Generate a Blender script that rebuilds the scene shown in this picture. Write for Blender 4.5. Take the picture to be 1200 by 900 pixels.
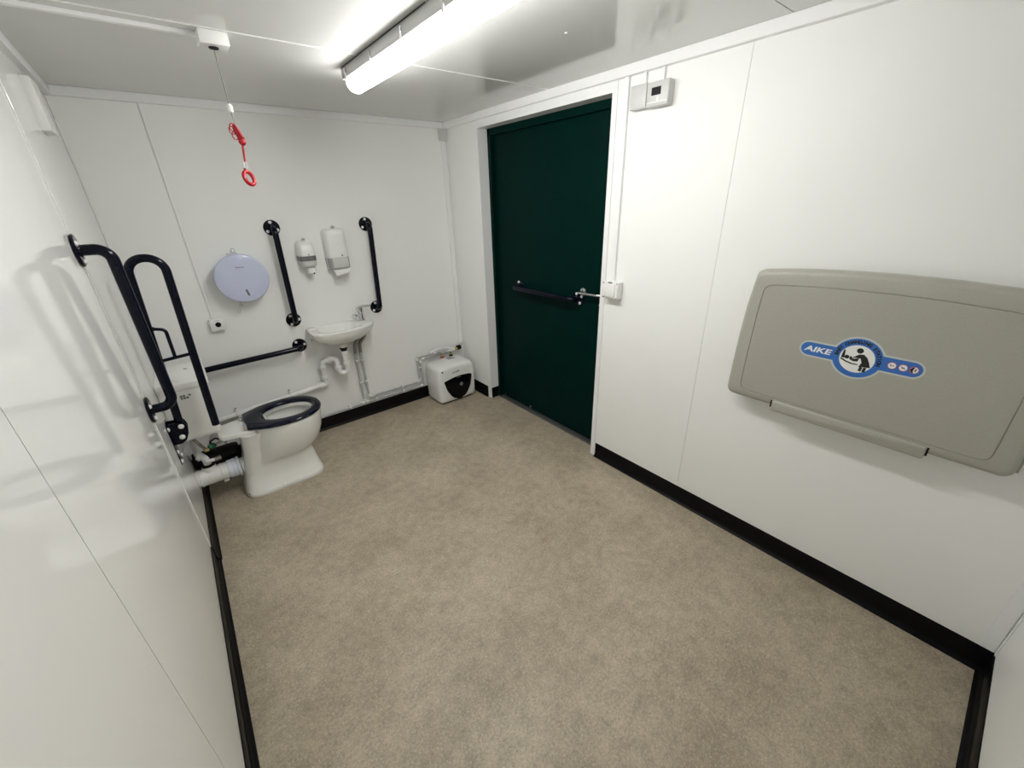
import bpy, bmesh, math, random
from mathutils import Vector, Matrix

for o in list(bpy.data.objects):
    bpy.data.objects.remove(o)
random.seed(4)
SC = bpy.context.scene
COL = SC.collection
PI = math.pi

# ------------------------------------------------------------------ camera
W, D, H = 2.3225, -3.7692, 2.35          # right wall x, front wall y, ceiling z (back wall y=0, left wall x=0)
CAM = Vector((.2828, -3.3926, 1.7539))
YAW, PITCH, ROLL, FPX = -.6669, -.4262, -.0311, 473.3
fwd = Vector((-math.sin(YAW) * math.cos(PITCH), math.cos(YAW) * math.cos(PITCH), math.sin(PITCH)))
rgt = Vector((math.cos(YAW), math.sin(YAW), 0))
upv = rgt.cross(fwd)
c_, s_ = math.cos(ROLL), math.sin(ROLL)
r2, u2 = c_ * rgt + s_ * upv, -s_ * rgt + c_ * upv
cam_data = bpy.data.cameras.new('camera')
cam = bpy.data.objects.new('camera', cam_data)
COL.objects.link(cam)
M3 = Matrix((r2, u2, -fwd)).transposed()
cam.matrix_world = Matrix.Translation(CAM) @ M3.to_4x4()
cam_data.sensor_fit = 'HORIZONTAL'
cam_data.sensor_width = 36.0
cam_data.lens = FPX / 1200 * 36.0
cam_data.clip_start = .01
SC.camera = cam

# ------------------------------------------------------------------ world, exposure
world = bpy.data.worlds.new('world')
SC.world = world
world.use_nodes = True
world.node_tree.nodes['Background'].inputs[0].default_value = (.6, .65, .7, 1)
world.node_tree.nodes['Background'].inputs[1].default_value = .3
LAMP = 34.0                               # strength of the batten diffuser (the only lamp of the room)
SC.view_settings.view_transform = 'Standard'
SC.view_settings.look = 'None'
SC.view_settings.exposure = 0.33
SC.view_settings.gamma = 1.0
SC.view_settings.use_curve_mapping = False

# ------------------------------------------------------------------ materials
def mat(name, col, rough=.4, metal=0.0, spec=.5, noise=0.0, scale=60, bump=0.0, bscale=200, coat=0.0, alpha=None, trans=0.0, coatr=.05):
    m = bpy.data.materials.new(name)
    m.use_nodes = True
    nt = m.node_tree
    b = nt.nodes['Principled BSDF']
    b.inputs['Base Color'].default_value = (*col, 1)
    b.inputs['Roughness'].default_value = rough
    b.inputs['Metallic'].default_value = metal
    b.inputs['Specular IOR Level'].default_value = spec
    b.inputs['Coat Weight'].default_value = coat
    b.inputs['Coat Roughness'].default_value = coatr
    b.inputs['Transmission Weight'].default_value = trans
    tc = nt.nodes.new('ShaderNodeTexCoord')
    if noise:
        n = nt.nodes.new('ShaderNodeTexNoise')
        n.inputs['Scale'].default_value = scale
        n.inputs['Detail'].default_value = 4
        nt.links.new(tc.outputs['Object'], n.inputs['Vector'])
        r = nt.nodes.new('ShaderNodeValToRGB')
        r.color_ramp.elements[0].position = .3
        r.color_ramp.elements[1].position = .7
        r.color_ramp.elements[0].color = (*[max(0, c * (1 - noise)) for c in col], 1)
        r.color_ramp.elements[1].color = (*[min(1, c * (1 + noise)) for c in col], 1)
        nt.links.new(n.outputs['Fac'], r.inputs['Fac'])
        nt.links.new(r.outputs['Color'], b.inputs['Base Color'])
    if bump:
        n = nt.nodes.new('ShaderNodeTexNoise')
        n.inputs['Scale'].default_value = bscale
        n.inputs['Detail'].default_value = 3
        nt.links.new(tc.outputs['Object'], n.inputs['Vector'])
        bp = nt.nodes.new('ShaderNodeBump')
        bp.inputs['Strength'].default_value = bump
        bp.inputs['Distance'].default_value = .002
        nt.links.new(n.outputs['Fac'], bp.inputs['Height'])
        nt.links.new(bp.outputs['Normal'], b.inputs['Normal'])
    return m

def floor_material():
    m = bpy.data.materials.new('speckled_vinyl')
    m.use_nodes = True
    nt = m.node_tree
    N, L = nt.nodes, nt.links
    b = N['Principled BSDF']
    tc = N.new('ShaderNodeTexCoord')
    def noise(scale, detail=4, rough=.6):
        n = N.new('ShaderNodeTexNoise')
        n.inputs['Scale'].default_value = scale
        n.inputs['Detail'].default_value = detail
        n.inputs['Roughness'].default_value = rough
        L.new(tc.outputs['Object'], n.inputs['Vector'])
        return n
    def ramp(src, p0, c0, p1, c1):
        r = N.new('ShaderNodeValToRGB')
        r.color_ramp.elements[0].position, r.color_ramp.elements[1].position = p0, p1
        r.color_ramp.elements[0].color, r.color_ramp.elements[1].color = (*c0, 1), (*c1, 1)
        L.new(src, r.inputs['Fac'])
        return r.outputs['Color']
    def mix(fac, a, bb, mode='MIX'):
        x = N.new('ShaderNodeMix')
        x.data_type = 'RGBA'
        x.blend_type = mode
        if isinstance(fac, float): x.inputs[0].default_value = fac
        else: L.new(fac, x.inputs[0])
        L.new(a, x.inputs[6])
        if isinstance(bb, tuple): x.inputs[7].default_value = (*bb, 1)
        else: L.new(bb, x.inputs[7])
        return x.outputs[2]
    base = ramp(noise(3.0, 5, .65).outputs['Fac'], .33, (.345, .293, .217), .67, (.462, .403, .308))
    mid = ramp(noise(19, 5, .7).outputs['Fac'], .3, (.80, .80, .80), .7, (1.16, 1.15, 1.13))
    base = mix(1.0, base, mid, 'MULTIPLY')
    fine = ramp(noise(95, 5, .75).outputs['Fac'], .3, (.72, .72, .72), .7, (1.3, 1.29, 1.27))
    base = mix(1.0, base, fine, 'MULTIPLY')
    fl = ramp(noise(125, 4, .75).outputs['Fac'], .56, (0, 0, 0), .66, (1, 1, 1))
    base = mix(fl, base, (.62, .56, .455))
    dk = ramp(noise(170, 1).outputs['Fac'], .26, (1, 1, 1), .31, (0, 0, 0))
    base = mix(dk, base, (.14, .11, .075))
    L.new(base, b.inputs['Base Color'])
    b.inputs['Roughness'].default_value = .48
    b.inputs['Specular IOR Level'].default_value = .35
    bp = N.new('ShaderNodeBump')
    bp.inputs['Strength'].default_value = .08
    bp.inputs['Distance'].default_value = .001
    L.new(noise(260, 2).outputs['Fac'], bp.inputs['Height'])
    L.new(bp.outputs['Normal'], b.inputs['Normal'])
    return m

def emit(name, col, strength):
    m = bpy.data.materials.new(name)
    m.use_nodes = True
    b = m.node_tree.nodes['Principled BSDF']
    b.inputs['Base Color'].default_value = (.9, .9, .9, 1)
    b.inputs['Emission Color'].default_value = (*col, 1)
    b.inputs['Emission Strength'].default_value = strength
    return m

MT = {
    'wall': mat('white_wall_board', (.895, .90, .88), .45, noise=.012, scale=2.5, spec=.18),
    'wallgloss': mat('glossy_white_wall_board', (.885, .89, .87), .06, noise=.012, scale=2.5, spec=.5),
    'ceiling': mat('white_ceiling_board', (.70, .705, .685), .12, noise=.012, scale=2.5, spec=.5),
    'trim': mat('white_trim', (.88, .89, .89), .28, noise=.01, scale=8),
    'floor': floor_material(),
    'black': mat('black_skirting', (.004, .004, .005), .3, noise=.2, scale=20, spec=.12),
    'navy': mat('navy_plastic_coating', (.0016, .003, .010), .17, noise=.15, scale=30, spec=.2),
    'seat': mat('navy_seat_plastic', (.0030, .0042, .0175), .13, noise=.15, scale=30, spec=.3),
    'ceramic': mat('white_glazed_ceramic', (.84, .84, .805), .10, noise=.01, scale=10),
    'plastic': mat('white_plastic', (.84, .84, .82), .28, noise=.012, scale=12),
    'plastic2': mat('pale_grey_plastic', (.60, .60, .585), .35, noise=.02, scale=12),
    'pipe': mat('white_waste_pipe', (.85, .855, .845), .30, noise=.015, scale=14),
    'collar': mat('blue_white_connector', (.76, .80, .90), .30, noise=.015, scale=14),
    'gpipe': mat('grey_painted_pipe', (.52, .53, .53), .28, noise=.04, scale=20),
    'chrome': mat('chrome', (.72, .73, .74), .12, metal=1, noise=.03, scale=30),
    'steel': mat('braided_steel', (.30, .29, .26), .35, metal=.8, noise=.4, scale=220, bump=.4, bscale=300),
    'brass': mat('brass', (.55, .42, .15), .3, metal=1, noise=.1, scale=40),
    'rubber': mat('black_rubber', (.005, .005, .005), .55, noise=.15, scale=40, spec=.2),
    'blue_drum': mat('pale_blue_abs', (.56, .60, .78), .22, noise=.012, scale=8),
    'pale_grey': mat('pale_grey_print', (.30, .30, .30), .4, noise=.03, scale=20),
    'greyp': mat('translucent_grey_plastic', (.40, .41, .405), .25, noise=.03, scale=20),
    'smoke': mat('smoky_window', (.16, .16, .16), .2, noise=.1, scale=30),
    'clearp': mat('clear_plastic', (.62, .63, .62), .2, noise=.02, scale=20),
    'dark': mat('dark_mark', (.008, .008, .009), .5, noise=.1, scale=20, spec=.15),
    'greymark': mat('grey_print', (.16, .16, .16), .5, noise=.05, scale=20),
    'red': mat('red_plastic', (.40, .006, .016), .28, noise=.06, scale=30),
    'redcord': mat('red_cord', (.40, .007, .018), .6, noise=.1, scale=120),
    'cord': mat('grey_string', (.22, .20, .18), .7, noise=.1, scale=120),
    'green': mat('dark_green_paint', (.0002, .0145, .0118), .36, noise=.10, scale=5, spec=.05, bump=.02, bscale=60),
    'threshold': mat('grey_aluminium', (.16, .17, .17), .35, metal=.6, noise=.1, scale=30),
    'station': mat('grey_moulded_plastic', (.385, .380, .325), .42, noise=.035, scale=160, bump=.12, bscale=260),
    'stickb': mat('blue_print', (.035, .15, .48), .35, noise=.03, scale=20),
    'stickw': mat('white_print', (.82, .83, .80), .35, noise=.01, scale=20),
    'stickg': mat('pale_sticker_edge', (.52, .56, .55), .35, noise=.01, scale=20),
    'stickk': mat('black_print', (.010, .010, .010), .4, noise=.1, scale=20),
    'stickr': mat('red_print', (.55, .05, .05), .4, noise=.03, scale=20),
    'heater': mat('white_enamel', (.84, .85, .835), .22, noise=.012, scale=10),
    'heatk': mat('glossy_black_panel', (.003, .003, .004), .12, noise=.1, scale=20, spec=.2),
    'screwcap': mat('white_screw_cap', (.85, .85, .83), .3, noise=.01, scale=20),
    'housing': mat('grey_lamp_housing', (.55, .56, .55), .35, noise=.02, scale=20),
    'valve_green': mat('green_valve', (.01, .16, .07), .4, noise=.1, scale=40),
    'lamp': emit('lit_diffuser', (1.0, .99, .965), LAMP),
    'water': mat('still_water', (.55, .56, .53), .03, noise=.01, scale=20),
}

# ------------------------------------------------------------------ mesh helpers
def V(*a): return Vector(a)

def box(bm, x0, x1, y0, y1, z0, z1, bev=0.0, seg=2):
    vs = [bm.verts.new(p) for p in ((x0, y0, z0), (x1, y0, z0), (x1, y1, z0), (x0, y1, z0), (x0, y0, z1), (x1, y0, z1), (x1, y1, z1), (x0, y1, z1))]
    fs = [bm.faces.new([vs[i] for i in q]) for q in ((0, 3, 2, 1), (4, 5, 6, 7), (0, 1, 5, 4), (1, 2, 6, 5), (2, 3, 7, 6), (3, 0, 4, 7))]
    if bev:
        es = list({e for f in fs for e in f.edges})
        bmesh.ops.bevel(bm, geom=es, offset=bev, segments=seg, profile=.5, affect='EDGES')
    return bm

def ring(bm, pts): return [bm.verts.new(p) for p in pts]

def bridge(bm, a, b):
    n = len(a)
    for i in range(n):
        j = (i + 1) % n
        bm.faces.new((a[i], a[j], b[j], b[i]))

def loft(bm, rings, cap0=True, cap1=True):
    rs = [ring(bm, r) for r in rings]
    for a, b in zip(rs, rs[1:]): bridge(bm, a, b)
    if cap0: bm.faces.new(list(reversed(rs[0])))
    if cap1: bm.faces.new(rs[-1])
    return rs

def fillet(pts, r, n=8):
    pts = [Vector(p) for p in pts]
    out = [pts[0]]
    for i in range(1, len(pts) - 1):
        a, b, c = pts[i - 1], pts[i], pts[i + 1]
        d1, d2 = (a - b).normalized(), (c - b).normalized()
        ang = d1.angle(d2)
        if ang > PI - .02:
            out.append(b); continue
        rr = r[i - 1] if isinstance(r, (list, tuple)) else r
        t = min(rr / math.tan(ang / 2), (a - b).length * .499, (c - b).length * .499)
        rr = t * math.tan(ang / 2)
        cen = b + (d1 + d2).normalized() * (rr / math.sin(ang / 2))
        p1, p2 = b + d1 * t, b + d2 * t
        v1, v2 = p1 - cen, p2 - cen
        tot = v1.angle(v2)
        for k in range(n + 1):
            f = k / n
            out.append(cen + (v1 * math.sin((1 - f) * tot) + v2 * math.sin(f * tot)) / math.sin(tot))
    out.append(pts[-1])
    return out

def tube(bm, pts, r, seg=14, cap=True):
    pts = [Vector(p) for p in pts]
    q = [pts[0]]
    for p in pts[1:]:
        if (p - q[-1]).length > 1e-6: q.append(p)
    pts = q
    n = len(pts)
    tan = []
    for i in range(n):
        a = pts[max(i - 1, 0)]; b = pts[min(i + 1, n - 1)]
        tan.append((b - a).normalized())
    t0 = tan[0]
    ref = V(0, 0, 1) if abs(t0.z) < .9 else V(1, 0, 0)
    nrm = (ref - t0 * ref.dot(t0)).normalized()
    rings = []
    for i in range(n):
        t = tan[i]
        nrm = (nrm - t * nrm.dot(t)).normalized()
        bi = t.cross(nrm)
        rr = r[i] if isinstance(r, (list, tuple)) else r
        rings.append([pts[i] + (nrm * math.cos(2 * PI * k / seg) + bi * math.sin(2 * PI * k / seg)) * rr for k in range(seg)])
    loft(bm, rings, cap, cap)
    return bm

def lathe(bm, prof, org, axis, seg=24):
    """prof = [(radius, height)...] turned about axis through org"""
    ax = Vector(axis).normalized()
    ref = V(0, 0, 1) if abs(ax.z) < .9 else V(1, 0, 0)
    a = (ref - ax * ref.dot(ax)).normalized(); b = ax.cross(a)
    org = Vector(org)
    rings = []
    for r, h in prof:
        r = max(r, 1e-4)
        rings.append([org + ax * h + (a * math.cos(2 * PI * k / seg) + b * math.sin(2 * PI * k / seg)) * r for k in range(seg)])
    loft(bm, rings)
    return bm

def prism(bm, poly, fn, d0, d1, bev=0.0, steps=3):
    """poly 2D; fn(u,v,d)->3D; front (d1) edge rounded by bev"""
    rings = [[fn(u, v, d0) for u, v in poly]]
    if bev:
        for k in range(steps + 1):
            t = k / steps * PI / 2
            off = bev * (1 - math.cos(t)); dd = d1 - bev + bev * math.sin(t) if d1 > d0 else d1 + bev - bev * math.sin(t)
            rings.append([fn(u, v, dd) for u, v in inset(poly, off)])
    else:
        rings.append([fn(u, v, d1) for u, v in poly])
    loft(bm, rings)
    return bm

def inset(poly, d):
    if d == 0: return list(poly)
    n = len(poly)
    area = sum(poly[i][0] * poly[(i + 1) % n][1] - poly[(i + 1) % n][0] * poly[i][1] for i in range(n))
    s = 1 if area > 0 else -1
    out = []
    for i in range(n):
        p0, p1, p2 = Vector(poly[i - 1]), Vector(poly[i]), Vector(poly[(i + 1) % n])
        e1, e2 = (p1 - p0), (p2 - p1)
        if e1.length < 1e-9 or e2.length < 1e-9:
            out.append(tuple(p1)); continue
        e1.normalize(); e2.normalize()
        n1, n2 = V(-e1.y, e1.x) * s, V(-e2.y, e2.x) * s
        b = (n1 + n2)
        k = max(b.length_squared / 2, .3)
        out.append(tuple(p1 + b * (d / k)))
    return out

def rpoly(corners, r, n=6):
    """rounded polygon, r scalar or list"""
    out = []
    m = len(corners)
    for i in range(m):
        a, b, c = Vector(corners[i - 1]), Vector(corners[i]), Vector(corners[(i + 1) % m])
        rr = r[i] if isinstance(r, (list, tuple)) else r
        d1, d2 = (a - b).normalized(), (c - b).normalized()
        ang = d1.angle(d2)
        if rr < 1e-6 or ang > PI - .01:
            out.append(tuple(b)); continue
        t = min(rr / math.tan(ang / 2), (a - b).length * .49, (c - b).length * .49)
        rr = t * math.tan(ang / 2)
        cen = b + (d1 + d2).normalized() * (rr / math.sin(ang / 2))
        v1, v2 = b + d1 * t - cen, b + d2 * t - cen
        tot = v1.angle(v2)
        for k in range(n + 1):
            f = k / n
            p = cen + (v1 * math.sin((1 - f) * tot) + v2 * math.sin(f * tot)) / math.sin(tot)
            out.append((p.x, p.y))
    return out

def circ(cx, cy, r, n=32, rx=None):
    return [(cx + (rx or r) * math.cos(2 * PI * k / n), cy + r * math.sin(2 * PI * k / n)) for k in range(n)]

def NB(): return bmesh.new()

ORG = {}
def root_org(o):
    while o.parent is not None: o = o.parent
    return ORG.get(o.name, Vector((0, 0, 0)))

def obj(name, bm, m, parent=None, org=None, ang=35, label=None):
    """links one mesh object; geometry is given in world coordinates"""
    bmesh.ops.recalc_face_normals(bm, faces=bm.faces)
    me = bpy.data.meshes.new(name)
    o = bpy.data.objects.new(name, me)
    COL.objects.link(o)
    if parent is not None:
        o.parent = parent
        sh = root_org(parent)
    else:
        sh = Vector(org) if org else Vector((0, 0, 0))
        o.location = sh
        ORG[o.name] = sh
    bm.transform(Matrix.Translation(-sh))
    bm.to_mesh(me); bm.free()
    me.materials.append(MT[m] if isinstance(m, str) else m)
    for p in me.polygons: p.use_smooth = ang > 0
    if ang > 0: me.set_sharp_from_angle(angle=math.radians(ang))
    if label: o['label'] = label
    return o

def tag(o, label, cat, group=None):
    o['label'] = label; o['category'] = cat
    if group: o['group'] = group
    return o

def thing(name, label, cat, loc, group=None):
    o = bpy.data.objects.new(name, None)
    o.empty_display_size = .05
    COL.objects.link(o)
    o.location = loc
    ORG[o.name] = Vector(loc)
    return tag(o, label, cat, group)

def struct(o):
    o['kind'] = 'structure'
    return o

def bxo(name, m, parent, x0, x1, y0, y1, z0, z1, bev=0.0, seg=2, **k):
    return obj(name, box(NB(), x0, x1, y0, y1, z0, z1, bev, seg), m, parent, **k)

def tbo(name, m, parent, pts, r, seg=14, **k):
    return obj(name, tube(NB(), pts, r, seg), m, parent, **k)

def lto(name, m, parent, prof, org, axis, seg=24, **k):
    return obj(name, lathe(NB(), prof, org, axis, seg), m, parent, **k)

def text_bm(s, size, place, depth=.0004, shear=0.0, xs=1.0, extra=0.0):
    """lettering as a mesh; place(u,v,d) -> world; returns bmesh"""
    cu = bpy.data.curves.new('lettering', 'FONT')
    cu.body = s; cu.size = size; cu.align_x = 'CENTER'; cu.align_y = 'CENTER'
    cu.extrude = depth; cu.shear = shear; cu.offset = extra
    cu.resolution_u = 3
    t = bpy.data.objects.new('lettering', cu)
    COL.objects.link(t)
    dg = bpy.context.evaluated_depsgraph_get()
    me = bpy.data.meshes.new_from_object(t.evaluated_get(dg))
    bm = NB(); bm.from_mesh(me)
    bpy.data.objects.remove(t); bpy.data.curves.remove(cu); bpy.data.meshes.remove(me)
    for v in bm.verts: v.co = place(v.co.x * xs, v.co.y, v.co.z)
    return bm

def join_bm(dst, src):
    me = bpy.data.meshes.new('t'); src.to_mesh(me); src.free(); dst.from_mesh(me); bpy.data.meshes.remove(me)

def flat(bm, poly, fn, d0, d1):
    """thin flat print: prism of a (possibly concave) outline, triangulated faces"""
    a = ring(bm, [fn(u, v, d0) for u, v in poly]); b = ring(bm, [fn(u, v, d1) for u, v in poly])
    bridge(bm, a, b)
    f1 = bm.faces.new(list(reversed(a))); f2 = bm.faces.new(b)
    bmesh.ops.triangulate(bm, faces=[f1, f2])
    return bm

# ================================================================== ROOM SHELL
floor = struct(bxo('floor', 'floor', None, -.08, W + .25, D - .08, .08, -.06, 0))
# ceiling: slab + boards separated at the joint line
ceiling = struct(bxo('ceiling', 'ceiling', None, -.08, W + .25, D - .08, .08, H + .006, H + .08))
YJ = -1.2765
bxo('ceiling_board', 'ceiling', ceiling, 0, W, YJ + .002, 0, H, H + .0065)
bxo('ceiling_board', 'ceiling', ceiling, 0, W, D + 1.2, YJ - .002, H, H + .0065)
bxo('ceiling_board', 'ceiling', ceiling, 0, W, D, D + 1.196, H, H + .0065)
bxo('joint_bead', 'screwcap', ceiling, .0, W - .03, YJ - .004, YJ + .004, H - .002, H + .002)
lto('screw_head', 'screwcap', ceiling, [(.007, 0), (.006, -.002), (.003, -.003)], (1.735, -1.964, H), (0, 0, 1), 12)

P = .012  # board thickness
wl = struct(bxo('wall_left', 'wall', None, -.10, -P, D - .08, .08, 0, H))
bxo('wall_board', 'wallgloss', wl, -P - .001, .0045, -1.0915, .0, 0, H, .0012, 1)
bxo('wall_board', 'wallgloss', wl, -P - .001, .0, -2.4265, -1.0935, .0, H)
bxo('wall_board', 'wallgloss', wl, -P - .001, .0, D, -2.4295, 0, H)
bxo('joint_gap', 'greymark', wl, -P - .001, -.003, -2.4295, -2.4265, .0, H)
wb = struct(bxo('wall_back', 'wall', None, -.10, W + .02, P, .10, 0, H))
bxo('wall_board', 'wall', wb, 0, 1.3452, 0, P + .001, 0, H)
bxo('joint_bead', 'trim', wb, 1.3452, 1.3468, .0008, P, 0, H)
bxo('wall_board', 'wall', wb, 1.3468, W, 0, P + .001, 0, H)
wf = struct(bxo('wall_front', 'wall', None, -.10, W + .02, D - .10, D - P, 0, H))
bxo('wall_board', 'wall', wf, 0, 1.20, D - P - .001, D, 0, H)
bxo('wall_board', 'wall', wf, 1.203, W, D - P - .001, D, 0, H)
# right wall with the door opening y -.470 .. -1.742, z < 2.254
YA, YB, ZL = -.470, -1.742, 2.254
bm = NB()
box(bm, W + P, W + .10, YA + .013, .08, 0, H)
box(bm, W + P, W + .10, D - .08, YB - .013, 0, H)
box(bm, W + P, W + .10, YB - .013, YA + .013, ZL + .014, H)
wr = struct(obj('wall_right', bm, 'wall'))
bxo('wall_board', 'wall', wr, W, W + P + .001, YA + .002, 0, 0, H)
bxo('wall_board', 'wall', wr, W, W + P + .001, -2.4305, YB - .002, 0, H)
bxo('wall_board', 'wall', wr, W, W + P + .001, D, -2.4325, 0, H)
bxo('joint_bead', 'plastic2', wr, W + .0025, W + P, -2.4325, -2.4305, 0, H)
bxo('wall_board', 'wall', wr, W, W + P + .001, YB, YA, ZL + .014, H)

# skirting with a cove foot
def skirting(name, a, b, inward, z1=.1086, t=.0222):
    a, b, n = Vector(a), Vector(b), Vector(inward)
    prof = [(0, 0), (t, 0), (t * .98, .002)]
    for k in range(7):
        f = k / 6 * PI / 2
        prof.append((t - (t - .004) * math.sin(f), .002 + .03 * (1 - math.cos(f))))
    prof += [(.004, z1 - .002), (.0025, z1), (0, z1)]
    bm = NB()
    loft(bm, [[a + n * u + V(0, 0, v) for u, v in prof], [b + n * u + V(0, 0, v) for u, v in prof]])
    return struct(obj(name, bm, 'black', ang=50))
skirting('baseboard_back', (0, 0, 0), (W, 0, 0), (0, -1, 0))
bl = skirting('baseboard_left', (.0045, 0, 0), (.0045, -1.092, 0), (1, 0, 0))
skirting('baseboard_left', (.0, -1.092, 0), (.0, D, 0), (1, 0, 0))
skirting('baseboard_right', (W, 0, 0), (W, YA + .045, 0), (-1, 0, 0))
skirting('baseboard_right', (W, YB - .038, 0), (W, D, 0), (-1, 0, 0))
skirting('baseboard_front', (0, D, 0), (W, D, 0), (0, 1, 0))

# ceiling trims and corner trims
TT = .031
def trim(name, *a, bev=.002): return struct(bxo(name, 'trim', None, *a, bev, 1))
trim('trim_1', TT, W - TT, -TT, 0, 2.306, H)                       # back
trim('trim_2', W - TT, W, D, 0, 2.303, H)                    # right
trim('trim_3', 0, TT, D, 0, 2.306, H)                        # left
trim('trim_4', TT, W - TT, D, D + TT, 2.306, H)                    # front
trim('trim_5', W - .022, W - .0035, D, D + .004, .1095, H - .05)
trim('trim_6', .0048, .010, -.02, -.0, .1095, 2.305)
trim('trim_7', W - .003, W, D + .005, D + .045, .1095, 2.302)

# ------------------------------------------------------------------ door
d1 = bpy.data.objects.new('door_1', None); COL.objects.link(d1); struct(d1)
d1.location = (W + .15, (YA + YB) / 2, 0); ORG['door_1'] = Vector(d1.location)
XD = W + .085                        # back of the white reveal
bm = NB()                            # white lining: two jambs and head, with face angles
box(bm, W + .0005, XD, YA - .010, YA + .010, .0, ZL + .01)
box(bm, W - .004, W + .001, YA - .010, YA + .040, .0, ZL + .035)
obj('door_lining', bm, 'trim', d1)
bm = NB()
box(bm, W - .004, XD, YB - .010, YB + .003, .0, ZL + .01)
box(bm, W - .006, W + .001, YB - .030, YB + .003, .0, ZL + .05)
obj('door_lining', bm, 'trim', d1)
bm = NB()
box(bm, W - .004, XD, YB, YA, ZL, ZL + .012)
box(bm, W - .005, W + .001, YB, YA, ZL, 2.304)
obj('door_lining', bm, 'trim', d1)
bm = NB()                            # black skirting return on the far jamb
box(bm, W + .004, XD - .002, YA - .014, YA - .004, 0, .105, .002, 1)
obj('skirting_return', bm, 'black', d1)
# green steel frame behind the lining
bm = NB()
for a in ((XD, XD + .07, YA - .040, YA + .03, 0, ZL + .03), (XD, XD + .07, YB - .03, YB + .040, 0, ZL + .03), (XD, XD + .07, YB, YA, ZL - .045, ZL + .03)):
    box(bm, *a, .003, 1)
obj('door_frame', bm, 'green', d1)
XL = XD + .035
leaf = bxo('door_leaf', 'green', d1, XL, XL + .045, YB + .036, YA - .036, .014, ZL - .041, .002, 1)
bxo('threshold', 'threshold', d1, W + .075, XL + .06, YB, YA, -.002, .010, .003, 1)
# outside panel closing the opening behind the leaf
bxo('outer_skin', 'green', d1, XL + .05, XL + .07, YB - .03, YA + .03, 0, ZL + .03)

def flange(parent, c, n, r=.052, caps=3, rot=0.0, th=.008):
    n = Vector(n)
    f = lto('flange', 'navy', parent, [(r, 0), (r, th * .6), (r * .93, th), (r * .45, th), (r * .40, th + .004)], c, n, 28)
    ref = V(0, 0, 1); a = ref; b = n.cross(a)
    for k in range(caps):
        t = rot + 2 * PI * k / caps
        p = Vector(c) + (a * math.cos(t) + b * math.sin(t)) * r * .70
        lto('screw_cap', 'screwcap', f, [(.0105, th - .001), (.0105, th + .003), (.007, th + .007), (.002, th + .008)], p, n, 12)
    return f

# pull bar on the leaf
ZB = 1.108
pb = tbo('pull_bar', 'navy', d1, fillet([(XL, -.80, ZB), (XL - .075, -.80, ZB), (XL - .075, -1.45, ZB), (XL, -1.45, ZB)], .05), .0195, 18)
flange(d1, (XL, -.80, ZB), (-1, 0, 0), .05, 3, .15)
flange(d1, (XL, -1.45, ZB), (-1, 0, 0), .05, 4, .5)
# lever handle and turn
lh = lto('lever_handle', 'chrome', d1, [(.026, 0), (.026, .006), (.012, .009), (.010, .03)], (XL, -1.49, 1.160), (-1, 0, 0))
tbo('lever', 'chrome', lh, fillet([(XL - .028, -1.49, 1.160), (XL - .055, -1.49, 1.160), (XL - .06, -1.66, 1.166), (XL - .035, -1.688, 1.17)], .018), .0095, 12)
lto('thumb_turn', 'chrome', d1, [(.014, 0), (.014, .008), (.009, .010), (.009, .03)], (XL, -1.665, 1.098), (-1, 0, 0))
lto('hinge_bolt', 'chrome', d1, [(.012, 0), (.012, .006)], (XL, -.55, .045), (-1, 0, 0), 10)
lto('hinge_bolt', 'chrome', d1, [(.012, 0), (.012, .006)], (XL, -.92, .035), (-1, 0, 0), 10)

# ================================================================== CEILING LAMP
lamp = thing('ceiling_lamp', 'long grey batten lamp with glowing white diffuser on the ceiling', 'lamp', (1.2, -1.87, H))
LX0, LX1, LY0, LY1 = 1.150, 1.262, -1.045, -2.695
bxo('lamp_housing', 'housing', lamp, LX0, LX1, LY1, LY0, 2.303, H, .006, 2)
bm = NB()
rings = []
for y, s in ((LY0 - .004, .55), (LY0 - .012, .9), (LY0 - .025, 1), (LY1 + .025, 1), (LY1 + .012, .9), (LY1 + .004, .55)):
    r = []
    for k in range(13):
        t = PI * k / 12
        r.append(V((LX0 + LX1) / 2 + math.cos(t) * .044 * (.6 + .4 * s), y, 2.3035 - math.sin(t) ** .75 * .052 * s))
    r.append(V((LX0 + LX1) / 2 - .02, y, 2.304)); r.append(V((LX0 + LX1) / 2 + .02, y, 2.304))
    rings.append(r)
loft(bm, rings)
obj('diffuser', bm, 'lamp', lamp)
for k in range(6):
    for sx, xx in ((-1, LX0), (1, LX1)):
        y = -1.105 - .3 * k
        bm = NB()
        box(bm, xx - .005, xx + .005, y - .007, y + .007, 2.292, 2.338, .002, 1)
        box(bm, xx - .008, xx + .008, y - .010, y - .004, 2.318, 2.332, .001, 1)
        obj('clip', bm, 'plastic2' if k % 2 else 'chrome', lamp)
tbo('lamp_cable', 'rubber', lamp, [(LX0 - .002, LY0 - .02, H - .003), (LX0 - .002, -1.9, H - .003)], .0016, 6)

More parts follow.
